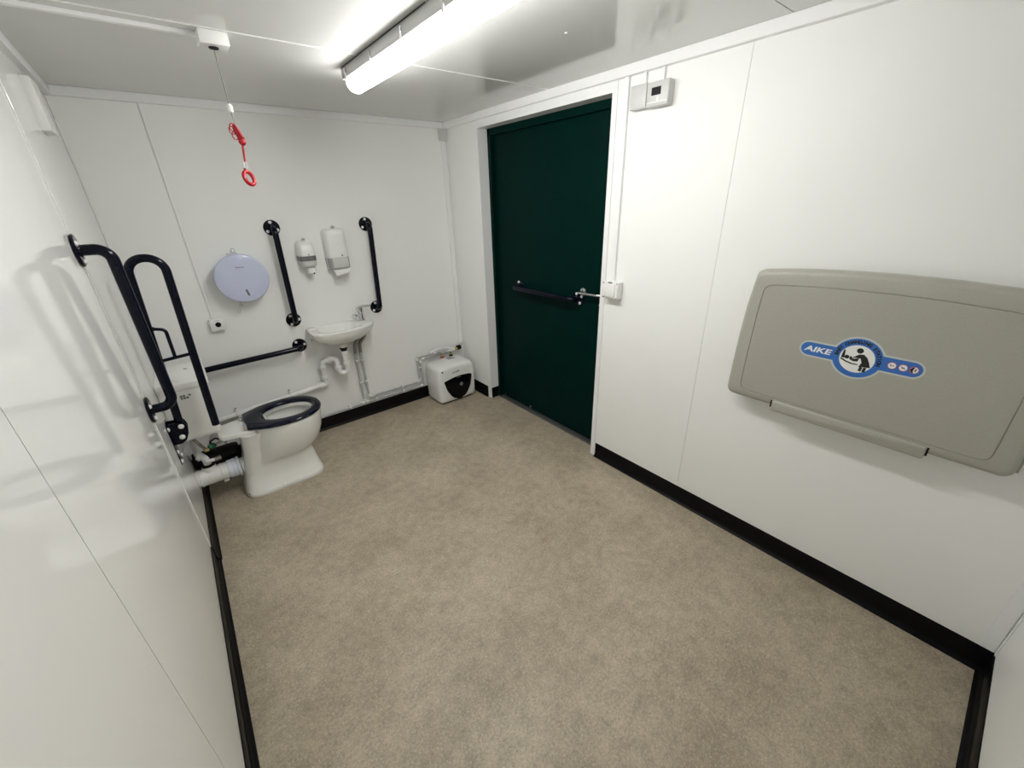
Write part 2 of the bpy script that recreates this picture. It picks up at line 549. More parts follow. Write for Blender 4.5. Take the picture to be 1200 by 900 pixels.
# ================================================================== CEILING PULL CORD
pc = thing('pull_cord', 'red ring pull cord hanging from a white ceiling switch box', 'pull cord', (.62, -1.225, H))
sb = bxo('switch_box', 'plastic', pc, .573, .668, -1.268, -1.178, 2.306, H, .004, 2)
lto('cord_gland', 'rubber', sb, [(.017, 0), (.015, -.004), (.008, -.006)], (.618, -1.228, 2.3055), (0, 0, 1))
CX, CY = .617, -1.228
tbo('string', 'cord', pc, [(CX, CY, 2.303), (CX + .002, CY, 2.12), (CX + .003, CY, 2.06)], .0016, 8)
lto('bead', 'plastic', pc, [(.005, 2.130), (.010, 2.125), (.0105, 2.108), (.007, 2.102)], (CX + .002, CY, 0), (0, 0, 1), 14)
bm = NB()
for k in range(9):
    a = k * 2.4
    w = .007 + .006 * random.random()
    pts = []
    for i in range(15):
        t = 2 * PI * i / 14
        pts.append((CX + .008 + w * math.cos(a) * math.sin(t) + .016 * (i % 14 > 0) * 0 + .012 * math.cos(t) * .8, CY + w * math.sin(a) * math.sin(t), 2.028 - .030 * math.cos(t) * (1 if k % 3 else 1.15)))
    tube(bm, pts, .0022, 6, False)
for i, (dx, dz) in enumerate(((-.012, .018), (-.016, .008), (-.010, -.010), (.010, -.022))):
    pts = [(CX + .004 + dx + .010 * math.cos(t), CY - .004, 2.032 + dz + .014 * math.sin(t)) for t in [2 * PI * q / 12 for q in range(13)]]
    tube(bm, pts, .0018, 6, False)
lathe(bm, [(.003, -.02), (.009, -.012), (.008, .0), (.010, .014), (.003, .02)], (CX + .008, CY, 2.022), (.25, 0, -1), 12)
lathe(bm, [(.003, -.014), (.013, -.006), (.013, .006), (.004, .014)], (CX + .014, CY, 2.002), (.25, 0, -1), 12)
obj('cord_bundle', bm, 'redcord', pc)
bm = NB()
tube(bm, [(CX + .010, CY, 1.995), (CX + .003, CY, 1.93)], .002, 6)
tube(bm, [(CX + .014, CY, 1.995), (CX + .006, CY, 1.93)], .002, 6)
obj('cord_tail', bm, 'redcord', pc)
tbo('link', 'plastic', pc, [(CX + .004 + .006 * math.cos(t), CY, 1.918 + .012 * math.sin(t)) for t in [2 * PI * q / 12 for q in range(13)]], .0015, 6)
bm = NB()
R_, rc = .025, V(CX + .004, CY, 1.870)
axd = V(.62, -.70, .22).normalized(); a_ = V(0, 0, 1) - axd * axd.z; a_.normalize(); b_ = axd.cross(a_)
tube(bm, [rc + (a_ * math.cos(t) + b_ * math.sin(t)) * R_ for t in [2 * PI * q / 32 for q in range(33)]], .0075, 12, False)
tube(bm, [rc + a_ * .028, rc + a_ * .038], .005, 10)
obj('ring_handle', bm, 'red', pc)

tag(bxo('cable_trunking', 'trim', None, .0, .575, -1.218, -1.196, H - .014, H, .002, 1),
    'white cable trunking on the ceiling leading to the pull cord box', 'trunking', 'white cable trunking')

# ================================================================== RIGHT WALL ITEMS
ct = thing('control_box', 'white control unit with black display beside a blank box above the door switch', 'control box', (W, -2.0, 2.15))
bxo('blank_box', 'plastic2', ct, W - .038, W, -1.972, -1.880, 2.150, 2.252, .003, 2)
dbx = bxo('display_box', 'plastic2', ct, W - .048, W, -2.098, -1.982, 2.146, 2.246, .003, 2)
bxo('screen', 'dark', dbx, W - .0495, W - .047, -2.058, -2.008, 2.190, 2.222, .0005, 1)
bxo('slider', 'stickw', dbx, W - .0495, W - .047, -2.046, -2.040, 2.163, 2.186)
bxo('lip', 'stickw', dbx, W - .050, W - .047, -2.096, -1.984, 2.160, 2.164)
def vtrunk(y0, y1, z0, z1, lab, d=.016):
    o = tag(bxo('cable_trunking', 'trim', None, W - d, W, y0, y1, z0, z1, .0015, 1), lab, 'trunking', 'white cable trunking'); return o
vtrunk(-1.846, -1.822, 1.29, 2.304, 'tall white cable trunking running down beside the green door to the light switch')
vtrunk(-1.946, -1.930, 2.25, 2.304, 'short white trunking above the blank control box', .014)
vtrunk(-2.046, -2.031, 2.24, 2.304, 'short white trunking above the control unit with black display', .014)
sw = thing('light_switch', 'white square weatherproof light switch on the wall beside the green door', 'switch', (W, -1.855, 1.24))
fx = lambda u, v, d: V(W - d, u, v)
bxo('switch_base', 'plastic', sw, W - .052, W, -1.905, -1.790, 1.192, 1.295, .008, 3)
bxo('rocker', 'plastic', sw, W - .059, W - .050, -1.885, -1.800, 1.205, 1.280, .004, 2)
for y, z in ((-1.798, 1.286), (-1.798, 1.200), (-1.897, 1.286), (-1.897, 1.200)):
    lto('screw', 'dark', sw, [(.0035, 0), (.0035, .0012)], (W - .052, y, z), (-1, 0, 0), 8)
bxo('latch', 'greymark', sw, W - .056, W - .049, -1.862, -1.836, 1.287, 1.2935)

# ---- baby changing station
bs = thing('baby_changing_station', 'grey fold-down baby changing table with blue sticker on the right wall', 'changing table', (W, -3.10, .86))
def st_outline(k=0.0, r=.03, top=1.0):
    cs = [(-2.634 - k, .862 + k), (-2.634 - k, 1.00), (-2.637 - k, 1.15), (-2.645 - k, 1.30), (-2.662 - k, 1.452 - k)]
    cs += [(-2.80, 1.466 - k), (-2.95, 1.475 - k), (-3.103, 1.478 - k), (-3.256, 1.475 - k), (-3.406, 1.466 - k)]
    cs += [(-3.544 + k, 1.452 - k), (-3.561 + k, 1.30), (-3.569 + k, 1.15), (-3.572 + k, 1.00), (-3.572 + k, .862 + k)]
    rr = [r, 0, 0, 0, r, 0, 0, 0, 0, 0, r, 0, 0, 0, r]
    return rpoly(cs, rr, 6)
fr = lambda u, v, d: V(W - d, u, v)
bm = NB()
prism(bm, st_outline(.022), fr, .001, .045)
obj('wall_tray', bm, 'station', bs)
gro = rpoly([(-2.697, .906), (-2.697, 1.02), (-2.699, 1.15), (-2.702, 1.28), (-2.708, 1.392), (-2.80, 1.402), (-2.95, 1.411), (-3.103, 1.414), (-3.256, 1.411), (-3.406, 1.402), (-3.498, 1.392), (-3.504, 1.28), (-3.507, 1.15), (-3.509, 1.02), (-3.509, .906)],
            [.03, 0, 0, 0, .03, 0, 0, 0, 0, 0, .03, 0, 0, 0, .03], 6)
DL = .100
bm = NB()
rs = [(st_outline(.004), .044), (st_outline(.0), .050), (st_outline(0), DL - .022), (st_outline(.003), DL - .012), (st_outline(.010), DL - .004), (st_outline(.020), DL),
      (inset(gro, -.0026), DL + .001), (inset(gro, -.0013), DL - .002), (gro, DL - .002), (inset(gro, .0015), DL + .0015)]
loft(bm, [[fr(u, v, d) for u, v in pl] for pl, d in rs])
obj('lid', bm, 'station', bs, ang=28)
bm = NB()
prism(bm, rpoly([(-2.844, .842), (-2.844, .894), (-3.362, .894), (-3.362, .842)], .008, 4), fr, .03, DL + .007, .008)
obj('hinge_bar', bm, 'station', bs)
bxo('hinge_gap', 'dark', bs, W - DL - .0008, W - .05, -2.8435, -2.838, .858, .893)
bxo('hinge_gap', 'dark', bs, W - DL - .0008, W - .05, -3.368, -3.3625, .858, .893)
bxo('side_catch', 'station', bs, W - .075, W - .02, -3.580, -3.566, .885, .935, .004, 2)
# sticker
SU, SV = -3.084, 1.163
def stk(du, dv): return lambda u, v, d: V(W - DL - .0018 - d, SU - (u + du), SV + v + dv)
def badge(name, L, hh, Rr, d0, d1, m, parent):
    bm = NB()
    for sgn in (-1, 1):
        e = [(L - hh + hh * math.cos(t), hh * math.sin(t)) for t in [-PI / 2 + PI * k / 10 for k in range(11)]]
        flat(bm, [(sgn * u, v) for u, v in [(.05, -hh)] + e + [(.05, hh)]], stk(0, 0), d0, d1 - .00008)
    flat(bm, circ(0, 0, Rr, 56), stk(0, 0), d0, d1)
    return obj(name, bm, m, parent, ang=0)
stick = badge('sticker', .194, .034, .084, -.0006, .0004, 'stickg', bs)
badge('sticker_field', .188, .027, .077, .0001, .0008, 'stickb', stick)
bm = NB(); flat(bm, circ(0, -.003, .0545, 40), stk(0, 0), .0004, .0011)
obj('sticker_disc', bm, 'stickw', stick, ang=0)
bm = text_bm('AIKE', .031, lambda u, v, d: stk(-.130, 0)(u, v, .0011 + d), .0003, .18, 1.38, .0009)
obj('sticker_lettering', bm, 'stickw', stick, ang=0)
bm = NB()
msg = 'BABY CHANGING STATION'
a0, a1 = math.radians(176), math.radians(-6)
for i, ch in enumerate(msg):
    if ch == ' ': continue
    t = a0 + (a1 - a0) * i / (len(msg) - 1)
    cx, cy, rot = .0655 * math.cos(t), .0655 * math.sin(t) - .002, t - PI / 2
    def pl(u, v, d, cx=cx, cy=cy, rot=rot):
        return stk(0, 0)(cx + u * math.cos(rot) - v * math.sin(rot), cy + u * math.sin(rot) + v * math.cos(rot), .0011 + d)
    join_bm(bm, text_bm(ch, .0170, pl, .0003, 0, 1.0, .0009))
obj('sticker_lettering', bm, 'stickk', stick, ang=0, label='black arched lettering')
# pictogram
bm = NB()
F0 = stk(0, 0); d0, d1_ = .0008, .0014
flat(bm, circ(.003, .031, .0105, 20), F0, d0, d1_)                                            # adult head
flat(bm, [(.004, .017), (.018, .019), (.031, .008), (.040, -.010), (.047, -.027), (.012, -.031), (.018, -.014), (.011, .002), (-.012, .0015), (-.013, -.003), (.003, .006)], F0, d0, d1_)
flat(bm, [(.016, -.030), (.025, -.0305), (.024, -.048), (.014, -.047)], F0, d0, d1_)
flat(bm, [(.028, -.0305), (.037, -.029), (.035, -.049), (.026, -.048)], F0, d0, d1_)
flat(bm, [(-.046, .024), (-.041, .025), (-.043, -.004), (-.038, -.0085), (-.046, -.007), (-.049, -.006)], F0, d0, d1_)   # back rest
flat(bm, [(-.049, -.008), (-.030, -.017), (-.010, -.022), (.008, -.022), (.008, -.026), (-.012, -.0265), (-.033, -.0215), (-.050, -.013)], F0, d0, d1_)
flat(bm, circ(-.031, -.0015, .0075, 16), F0, d0, d1_)                                         # baby head
flat(bm, [(-.022, .003), (-.016, .003), (-.013, -.004), (-.006, -.003), (.002, .001), (.007, .003), (.004, -.006), (.005, -.012), (-.008, -.014), (-.020, -.010), (-.023, -.005)], F0, d0, d1_)
obj('pictogram', bm, 'stickk', stick, ang=0)
for i, u in enumerate((.104, .135, .165)):
    bm = NB(); flat(bm, circ(u, 0, .0130, 20), F0, .0004, .0011)
    pr_ = obj('warning_roundel', bm, 'stickr', stick, ang=0)
    bm = NB(); flat(bm, circ(u, 0, .0112, 20), F0, .0008, .0014)
    o_ = obj('roundel_disc', bm, 'stickw', stick, ang=0)
    bm = NB()
    if i == 0:
        flat(bm, circ(u - .004, .002, .0022, 10), F0, .0011, .0017)
        flat(bm, [(u - .006, -.004), (u + .005, -.001), (u + .006, .005), (u + .003, .001), (u - .003, -.001)], F0, .0011, .0017)
    elif i == 1:
        flat(bm, [(u - .007, .003), (u + .007, -.005), (u + .007, -.003), (u - .006, .005)], F0, .0011, .0017)
        flat(bm, [(u - .006, -.003), (u - .001, .0015), (u + .004, .001), (u + .007, .004), (u + .002, -.002), (u - .002, -.0025)], F0, .0011, .0017)
    else:
        flat(bm, [(u, .0112), (u - .006, .0092), (u - .011, .002), (u - .0105, -.004), (u - .005, -.0100), (u - .001, -.0112), (u - .003, -.003)], F0, .0011, .0017)
        flat(bm, [(u + .003, .006), (u + .006, .004), (u + .004, -.006), (u + .001, -.004)], F0, .0011, .0017)
    obj('roundel_symbol', bm, 'stickk', stick, ang=0)

# ================================================================== BACK WALL ITEMS
def bar(name, label, a, b, n, off=.085, r=.0195, rb=.055, rots=(0.3, 0.3), caps=3, flr=.052):
    a, b, n = Vector(a), Vector(b), Vector(n)
    t = thing(name, label, 'grab rail', tuple(b), 'dark navy grab rails')
    tbo('rail', 'navy', t, fillet([a, a + n * off, b + n * off, b], rb, 10), r, 20)
    flange(t, a, n, flr, caps, rots[0]); flange(t, b, n, flr, caps, rots[1])
    return t
bar('grab_rail', 'vertical dark navy grab rail between the round roll dispenser and the soap dispenser', (.869, 0, 1.628), (.858, 0, .976), (0, -1, 0), rots=(.1, .5))
bar('grab_rail', 'vertical dark navy grab rail to the right of the paper towel dispenser', (1.531, 0, 1.618), (1.507, 0, .962), (0, -1, 0), rots=(.1, .2))
bar('grab_rail', 'horizontal dark navy grab rail on the back wall above the toilet', (.854, 0, .773), (.150, 0, .760), (0, -1, 0), rots=(.6, .6))

# round toilet roll dispenser
rd = thing('toilet_roll_dispenser', 'round pale blue jumbo toilet roll dispenser above the alarm button', 'dispenser', (.60, 0, 1.33))
cx, cz = .600, 1.330
lto('dispenser_drum', 'blue_drum', rd, [(.140, .0), (.146, .02), (.150, .085), (.152, .09), (.150, .092)], (cx, 0, cz), (0, -1, 0), 56)
lto('dispenser_cover', 'blue_drum', rd, [(.1545, .092), (.1565, .096), (.1565, .112), (.152, .120), (.143, .1235), (.10, .125), (.0, .126)], (cx, 0, cz), (0, -1, 0), 64)
fb = lambda u, v, d: V(cx + u, -.1245 - d, cz + v)
bm = NB(); prism(bm, rpoly([(.008, -.105), (.022, -.105), (.012, -.062), (.000, -.062)], .004, 3), lambda u, v, d: V(cx - .004 + u, -.1225 - d, cz + v - .008), 0, .0030)
obj('level_window', bm, 'smoke', rd)
bm = NB()
for k in range(9):
    x0 = -.022 + k * .0055
    box(bm, cx + x0, cx + x0 + .0032, -.1268, -.1250, cz + .070 + .0015 * (k % 2), cz + .077 + (.004 if k == 0 else 0))
obj('brand_mark', bm, 'greymark', rd)
bm = NB()
tube(bm, [(cx - .012, -.05, cz + .150), (cx - .012, -.055, cz + .178)], .006, 8)
tube(bm, [(cx - .002 + .010 * math.cos(t), -.055, cz + .176 + .013 * math.sin(t)) for t in [2 * PI * q / 14 for q in range(15)]], .003, 6, False)
box(bm, cx - .045, cx + .020, -.065, -.04, cz + .148, cz + .160, .004, 1)
obj('key', bm, 'clearp', rd)
bm = NB()
tube(bm, [(cx - .050, -.06, cz - .150), (cx - .052, -.062, cz - .185)], .006, 8)
tube(bm, [(cx - .062, -.062, cz - .180), (cx - .040, -.062, cz - .180)], .004, 8)
tube(bm, [(cx - .052, -.062, cz - .185), (cx - .072, -.062, cz - .235)], .003, 6)
tube(bm, [(cx - .060, -.062, cz - .185), (cx - .082, -.062, cz - .225)], .002, 6)
obj('key', bm, 'clearp', rd)

# alarm button box + trunking
ab = thing('alarm_button', 'white square alarm reset box with dark navy button on the back wall', 'button', (.388, 0, 1.04))
bxo('button_box', 'plastic', ab, .345, .430, -.040, 0, .998, 1.082, .004, 2)
lto('button', 'navy', ab, [(.017, 0), (.017, .002), (.014, .0035)], (.390, -.040, 1.040), (0, -1, 0), 24)
bxo('switch_slot', 'greymark', ab, .375, .405, -.0407, -.039, 1.0665, 1.0685)
tag(bxo('cable_trunking', 'trim', None, .364, .375, -.009, -.0004, 1.083, 2.308, .0015, 1),
    'thin white vertical trunking down the back wall to the alarm button', 'trunking', 'white cable trunking')

# soap dispenser
sd = thing('soap_dispenser', 'small white wall soap dispenser with grey window beside the paper towel dispenser', 'dispenser', (1.045, 0, 1.31))
def shell(prof, xc, poly, seg_b=.012):
    """vertical loft with rounded-rect plan: prof = [(z, halfwidth, depth)]"""
    bm = NB(); rings = []
    for z, hw, dp in prof:
        pl = rpoly([(xc - hw, 0.0), (xc - hw * poly, -dp), (xc + hw * poly, -dp), (xc + hw, 0.0)], [.002, min(hw, dp) * .55, min(hw, dp) * .55, .002], 6)
        rings.append([V(u, v, z) for u, v in pl])
    loft(bm, rings); return bm
obj('cover', shell([(1.430, .060, .098), (1.46, .060, .101), (1.49, .059, .098), (1.512, .055, .086), (1.526, .046, .068), (1.532, .034, .05)], 1.043, .93), 'plastic', sd)
obj('window', shell([(1.394, .058, .095), (1.431, .0588, .096)], 1.043, .93), 'smoke', sd)
obj('lower_body', shell([(1.345, .038, .070), (1.353, .049, .086), (1.368, .057, .095), (1.395, .059, .098)], 1.043, .92), 'plastic2', sd)
ln = shell([(1.302, .022, .088), (1.308, .028, .100), (1.335, .029, .102), (1.346, .029, .102)], 1.048, .95)
nz = obj('push_nozzle', ln, 'plastic', sd)
lto('nozzle_tip', 'dark', nz, [(.006, 0), (.006, .004), (.003, .005)], (1.055, -.098, 1.309), (.1, -.8, -.6), 10)
lto('lock', 'chrome', sd, [(.010, 0), (.013, .006), (.013, .020), (.009, .024)], (1.043, -.045, 1.527), (0, -.35, 1), 12)
lto('badge', 'pale_grey', sd, [(.0055, 0), (.005, .0012)], (1.046, -.0985, 1.440), (0, -1, 0), 12)

# paper towel dispenser
td = thing('towel_dispenser', 'tall white paper towel dispenser above the basin', 'dispenser', (1.258, 0, 1.28))
obj('cover', shell([(1.398, .082, .100), (1.43, .082, .104), (1.56, .080, .101), (1.582, .077, .094), (1.597, .068, .08), (1.602, .055, .065)], 1.258, .93), 'plastic', td)
bm = NB()
box(bm, 1.178, 1.338, -.055, 0, 1.31, 1.40, .004, 1)
obj('back_tray', bm, 'plastic2', td)
obj('window', shell([(1.312, .074, .085), (1.322, .080, .096), (1.399, .081, .098)], 1.258, .93), 'greyp', td)
bm = NB()
box(bm, 1.203, 1.318, -.1005, -.06, 1.326, 1.396, .006, 2)
obj('towel_stack', bm, 'plastic2', td)
bm = NB()
loft(bm, [[V(1.200, -.075, 1.318), V(1.326, -.075, 1.318), V(1.326, -.060, 1.318), V(1.200, -.060, 1.318)],
          [V(1.202, -.105, 1.296), V(1.322, -.105, 1.303), V(1.322, -.098, 1.306), V(1.202, -.098, 1.300)],
          [V(1.207, -.118, 1.270), V(1.300, -.116, 1.288), V(1.300, -.113, 1.289), V(1.207, -.115, 1.271)]])
obj('paper_towel', bm, 'stickw', td)
lto('lock', 'chrome', td, [(.011, 0), (.014, .006), (.014, .022), (.010, .026)], (1.258, -.055, 1.597), (0, -.35, 1), 12)
lto('badge', 'pale_grey', td, [(.007, 0), (.006, .0012)], (1.278, -.1035, 1.413), (0, -1, 0), 12)

# ---- basin
bas = thing('wash_basin', 'small white ceramic wall basin with its tap on the right side', 'basin', (1.16, 0, .78))
BZ = .893
ctl = [(.926, -.002), (.915, -.130), (.918, -.232), (.960, -.278), (1.055, -.305), (1.165, -.305), (1.271, -.283), (1.360, -.243), (1.405, -.175), (1.402, -.002)]
outl = rpoly(ctl, [.004, .3, .05, .10, .3, .3, .3, .15, .06, .004], 5)
CXB, CYB = 1.15, -.12
def scl(pl, sx, sy, cx=CXB, cy=CYB): return [(cx + (u - cx) * sx, min(cy + (v - cy) * sy, -.0005)) for u, v in pl]
bin_ = rpoly([(.985, -.045), (.985, -.20), (1.03, -.262), (1.16, -.277), (1.27, -.255), (1.285, -.19), (1.272, -.07), (1.20, -.04)], [.05, .06, .06, .15, .06, .05, .05, .06], 5)
def resample(pl, n):
    # equal-count ring starting at the angle nearest 180 degrees around the basin centre
    c = V(CXB, -.16)
    out = []
    for k in range(n):
        t = PI - 2 * PI * k / n
        d = V(math.cos(t), math.sin(t)); best = None
        m = len(pl)
        for i in range(m):
            a, b = Vector(pl[i]) - c, Vector(pl[(i + 1) % m]) - c
            e = b - a
            den = d.x * e.y - d.y * e.x
            if abs(den) < 1e-12: continue
            s = (a.x * e.y - a.y * e.x) / den; q = (a.x * d.y - a.y * d.x) / den
            if s > 0 and -1e-6 <= q <= 1 + 1e-6 and (best is None or s > best): best = s
        out.append(tuple(c + d * (best or .01)))
    return out
NR = 96
o1 = resample(outl, NR); i1 = resample(bin_, NR)
def lerp(a, b, f): return [((1 - f) * p[0] + f * q[0], (1 - f) * p[1] + f * q[1]) for p, q in zip(a, b)]
wst = resample(circ(1.137, -.14, .034, 40), NR)
bm = NB()
R = [(wst, BZ - .142), (lerp(wst, o1, .10), BZ - .130), (lerp(wst, o1, .35), BZ - .118), (lerp(wst, o1, .62), BZ - .098), (lerp(wst, o1, .82), BZ - .070), (lerp(wst, o1, .94), BZ - .042), (lerp(wst, o1, .985), BZ - .018),
     (o1, BZ - .008), (lerp(wst, o1, .997), BZ - .002), (lerp(wst, o1, .985), BZ)]
R += [(lerp(o1, i1, .90), BZ - .0005), (i1, BZ - .004), (lerp(wst, i1, .93), BZ - .016), (lerp(wst, i1, .85), BZ - .045), (lerp(wst, i1, .70), BZ - .072), (lerp(wst, i1, .35), BZ - .088), (lerp(wst, i1, .05), BZ - .092)]
loft(bm, [[V(u, -.0008 if (i < 10 and o1[j][1] > -.006) else v, z) for j, (u, v) in enumerate(p)] for i, (p, z) in enumerate(R)])
obj('bowl', bm, 'ceramic', bas, ang=60)
lto('soap_recess', 'stickw', bas, [(.028, 0), (.026, .0012), (.018, .0006)], (.958, -.075, BZ), (0, 0, 1), 24)
lto('basin_bracket', 'dark', bas, [(.008, 0), (.008, .003)], (.917, -.17, BZ - .05), (-1, -.2, -.3), 10)
lto('plughole', 'chrome', bas, [(.022, 0), (.022, .003), (.016, .003), (.014, .001)], (1.137, -.14, BZ - .092), (0, 0, 1), 20)
tp = thing('basin_tap', 'chrome lever mixer tap on the right of the white basin', 'tap', (1.335, -.075, BZ))
lto('tap_body', 'chrome', tp, [(.034, 0), (.034, .006), (.028, .012), (.023, .060), (.026, .066), (.026, .104), (.019, .113)], (1.337, -.072, BZ - .001), (.02, 0, 1), 24)
tbo('spout', 'chrome', tp, fillet([(1.335, -.08, BZ + .050), (1.300, -.100, BZ + .056), (1.275, -.112, BZ + .052)], .01), [.014] * 2 + [.013] * 8 + [.012], 16) if False else tbo('spout', 'chrome', tp, [(1.335, -.08, BZ + .046), (1.300, -.100, BZ + .054), (1.275, -.112, BZ + .052)], .0155, 16)
lto('aerator', 'chrome', tp, [(.019, -.014), (.021, -.008), (.021, .008), (.015, .014)], (1.278, -.112, BZ + .048), (-.45, -.6, -.45), 16)
bm = NB()
tube(bm, [(1.340, -.074, BZ + .108), (1.365, -.078, BZ + .113), (1.430, -.088, BZ + .110)], [.012, .011, .009], 10)
obj('lever', bm, 'chrome', tp)

# ---- basin trap + waste pipe
tr = thing('waste_trap', 'white plastic trap and waste pipe under the basin', 'waste pipe', (1.14, -.10, .50))
TY = -.115
lto('waste_fitting', 'ceramic', tr, [(.036, 0), (.034, -.022), (.028, -.03)], (1.139, -.135, .752), (0, 0, 1), 20)
lto('waste_nut', 'rubber', tr, [(.030, 0), (.031, -.012), (.024, -.016), (.022, -.036)], (1.139, -.135, .724), (0, 0, 1), 20)
lto('compression_nut', 'pipe', tr, [(.026, 0), (.028, -.004), (.028, -.026), (.024, -.03)], (1.139, -.135, .694), (0, 0, 1), 20)
tbo('trap_pipe', 'pipe', tr, fillet([(1.139, -.135, .690), (1.140, -.125, .505), (1.078, -.105, .505), (1.078, -.085, .632), (.972, -.060, .618), (.974, -.048, .42), (.94, -.040, .418)], [.031, .031, .026, .024, .02], 10), .0205, 18)
def nut(c, ax, r=.029, h=.024):
    lto('compression_nut', 'pipe', tr, [(r * .85, -h / 2 - .004), (r, -h / 2), (r, h / 2), (r * .85, h / 2 + .004)], c, ax, 18)
nut((1.1395, -.129, .585), (0, 0, 1)); nut((1.078, -.097, .556), (0, 0, 1)); nut((1.032, -.074, .626), (1, 0, 0)); nut((1.014, -.070, .624), (1, 0, 0), .027)
nut((.972, -.057, .575), (0, 0, 1)); nut((.973, -.051, .485), (0, 0, 1), .029); nut((.935, -.040, .416), (1, 0, 0), .0265, .034)
tbo('waste_run', 'pipe', tr, [(.95, -.040, .417), (.45, -.034, .378), (.10, -.034, .350), ], .0195, 18)
for x, z in ((.700, .398), (.325, .368)):
    bm = NB()
    tube(bm, [(x, -.034 + .0235 * math.cos(t), z + .0235 * math.sin(t)) for t in [2 * PI * q / 16 for q in range(17)]], .004, 8, False)
    box(bm, x - .006, x + .006, -.02, 0, z + .02, z + .045)
    o = obj('pipe_clip', bm, 'pipe', tr)
    lto('clip_screw', 'dark', o, [(.004, 0), (.004, .002)], (x, -.02, z + .044), (0, -1, 0), 8)

# ---- supply pipes along the back wall
sp = thing('supply_pipes', 'pair of pale grey water pipes running along the back skirting to the water heater', 'pipe', (1.28, -.03, .17))
for x, dx in ((1.252, .0), (1.296, .0)):
    tbo('braided_hose', 'steel', sp, fillet([(x + .055, -.07, .784), (x + .040, -.065, .745), (x + .004, -.04, .700), (x, -.03, .615)], .08, 8), .0135, 12)
    lto('hose_nut', 'brass' if dx else 'gpipe', sp, [(.012, 0), (.0135, .003), (.0135, .022), (.011, .026)], (x, -.03, .590), (0, 0, 1), 8)
RP = .0098
tbo('cold_pipe', 'gpipe', sp, fillet([(1.252, -.030, .600), (1.254, -.028, .150), (1.10, -.028, .142), (.06, -.028, .126)], .012), RP, 12)
tbo('cold_pipe', 'gpipe', sp, fillet([(1.25, -.028, .150), (1.77, -.028, .140), (1.830, -.028, .140), (1.830, -.030, .405), (2.26, -.034, .415)], .014), RP, 12)
tbo('hot_pipe', 'gpipe', sp, fillet([(1.296, -.030, .600), (1.300, -.026, .190), (1.800, -.026, .185), (1.800, -.030, .435), (2.04, -.05, .440), (2.05, -.06, .425)], .014), RP, 12)
bxo('pipe_cover', 'trim', sp, 1.33, 1.77, -.012, -.001, .148, .186, .002, 1)
def fit(p, ax, r=.0145, h=.026): lto('pipe_fitting', 'pipe', sp, [(r * .8, -h / 2), (r, -h / 2 + .003), (r, h / 2 - .003), (r * .8, h / 2)], p, ax, 14)
for p, ax in (((1.254, -.028, .168), (0, 0, 1)), ((1.238, -.028, .1485), (1, 0, 0)), ((1.272, -.028, .150), (1, 0, 0)), ((1.300, -.026, .206), (0, 0, 1)), ((1.318, -.026, .190), (1, 0, 0)), ((1.783, -.026, .186), (1, 0, 0)),
              ((1.800, -.026, .206), (0, 0, 1)), ((1.800, -.030, .415), (0, 0, 1)), ((1.830, -.030, .385), (0, 0, 1)), ((1.858, -.029, .406), (1, 0, 0)), ((1.813, -.028, .140), (1, 0, 0)), ((1.98, -.042, .438), (1, 0, 0)), ((2.17, -.034, .412), (1, 0, 0))):
    fit(p, ax)
for p in ((1.253, .545), (1.297, .545), (1.253, .345), (1.299, .345)):
    bm = NB(); box(bm, p[0] - .017, p[0] + .017, -.046, -.001, p[1] - .006, p[1] + .006, .003, 1); obj('pipe_clip', bm, 'pipe', sp)
for x, z in ((1.12, .144), (.84, .138), (1.36, .148), (1.62, .144), (1.34, .189), (1.62, .187)):
    bm = NB(); box(bm, x - .007, x + .007, -.043, -.001, z - .014, z + .018, .003, 1); obj('pipe_clip', bm, 'pipe', sp)
for z, x in ((.33, 1.814),):
    bm = NB(); box(bm, x - .014, x + .016, -.046, -.001, z - .006, z + .006, .003, 1); obj('pipe_clip', bm, 'pipe', sp)
# flexible connector and stop valve at the corner
tbo('flexible_connector', 'pipe', sp, fillet([(1.93, -.05, .452), (2.02, -.055, .470), (2.10, -.05, .462), (2.20, -.045, .430)], .05), .011, 12)
lto('connector_end', 'brass', sp, [(.012, 0), (.016, .004), (.016, .028), (.011, .034)], (2.205, -.040, .420), (1, 0, .05), 8)
lto('insulation_sleeve', 'rubber', sp, [(.010, 0), (.023, .003), (.023, .040), (.018, .042)], (2.236, -.036, .424), (1, .1, .1), 16)
tbo('white_link', 'pipe', sp, [(2.13, -.045, .425), (2.205, -.040, .420)], .0135, 12)

# ---- water heater
wh = thing('water_heater', 'small white cube water heater with black shield front on the floor in the corner', 'water heater', (2.055, -.17, .0))
bm = NB()
hx0, hx1, hy0, hy1, hz0, hz1 = 1.860, 2.256, -.305, -.048, .006, .372
pl = rpoly([(hx0, hz0 + .004), (hx0 - .004, .19), (hx0 + .004, hz1 - .006), (2.058, hz1 + .004), (hx1 - .004, hz1 - .006), (hx1 + .004, .19), (hx1, hz0 + .004), (2.058, hz0)], [.032, .4, .05, .6, .05, .4, .032, .5], 7)
fh = lambda u, v, d: V(u, -d, v)
rings = []
for off, d in ((.020, .048), (.006, .054), (0, .075), (0, .235), (.002, .272), (.008, .293), (.018, .304), (.04, .309), (.110, .3115)):
    rings.append([fh(2.058 + (u - 2.058) * (1 - off / .198), .189 + (v - .189) * (1 - off / .182), d) for u, v in pl])
loft(bm, rings)
obj('heater_body', bm, 'heater', wh, ang=50)
shield = rpoly([(1.921, .232), (2.01, .252), (2.10, .258), (2.19, .247), (2.205, .232), (2.185, .13), (2.135, .048), (2.062, .018), (1.992, .052), (1.945, .135)], [.008, .3, .3, .02, .01, .2, .1, .05, .1, .2], 5)
shield = [(2.060 + (u - 2.063) * 1.07, v + .002) for u, v in shield]
bm = NB(); prism(bm, shield, fh, .290, .3185, .003)
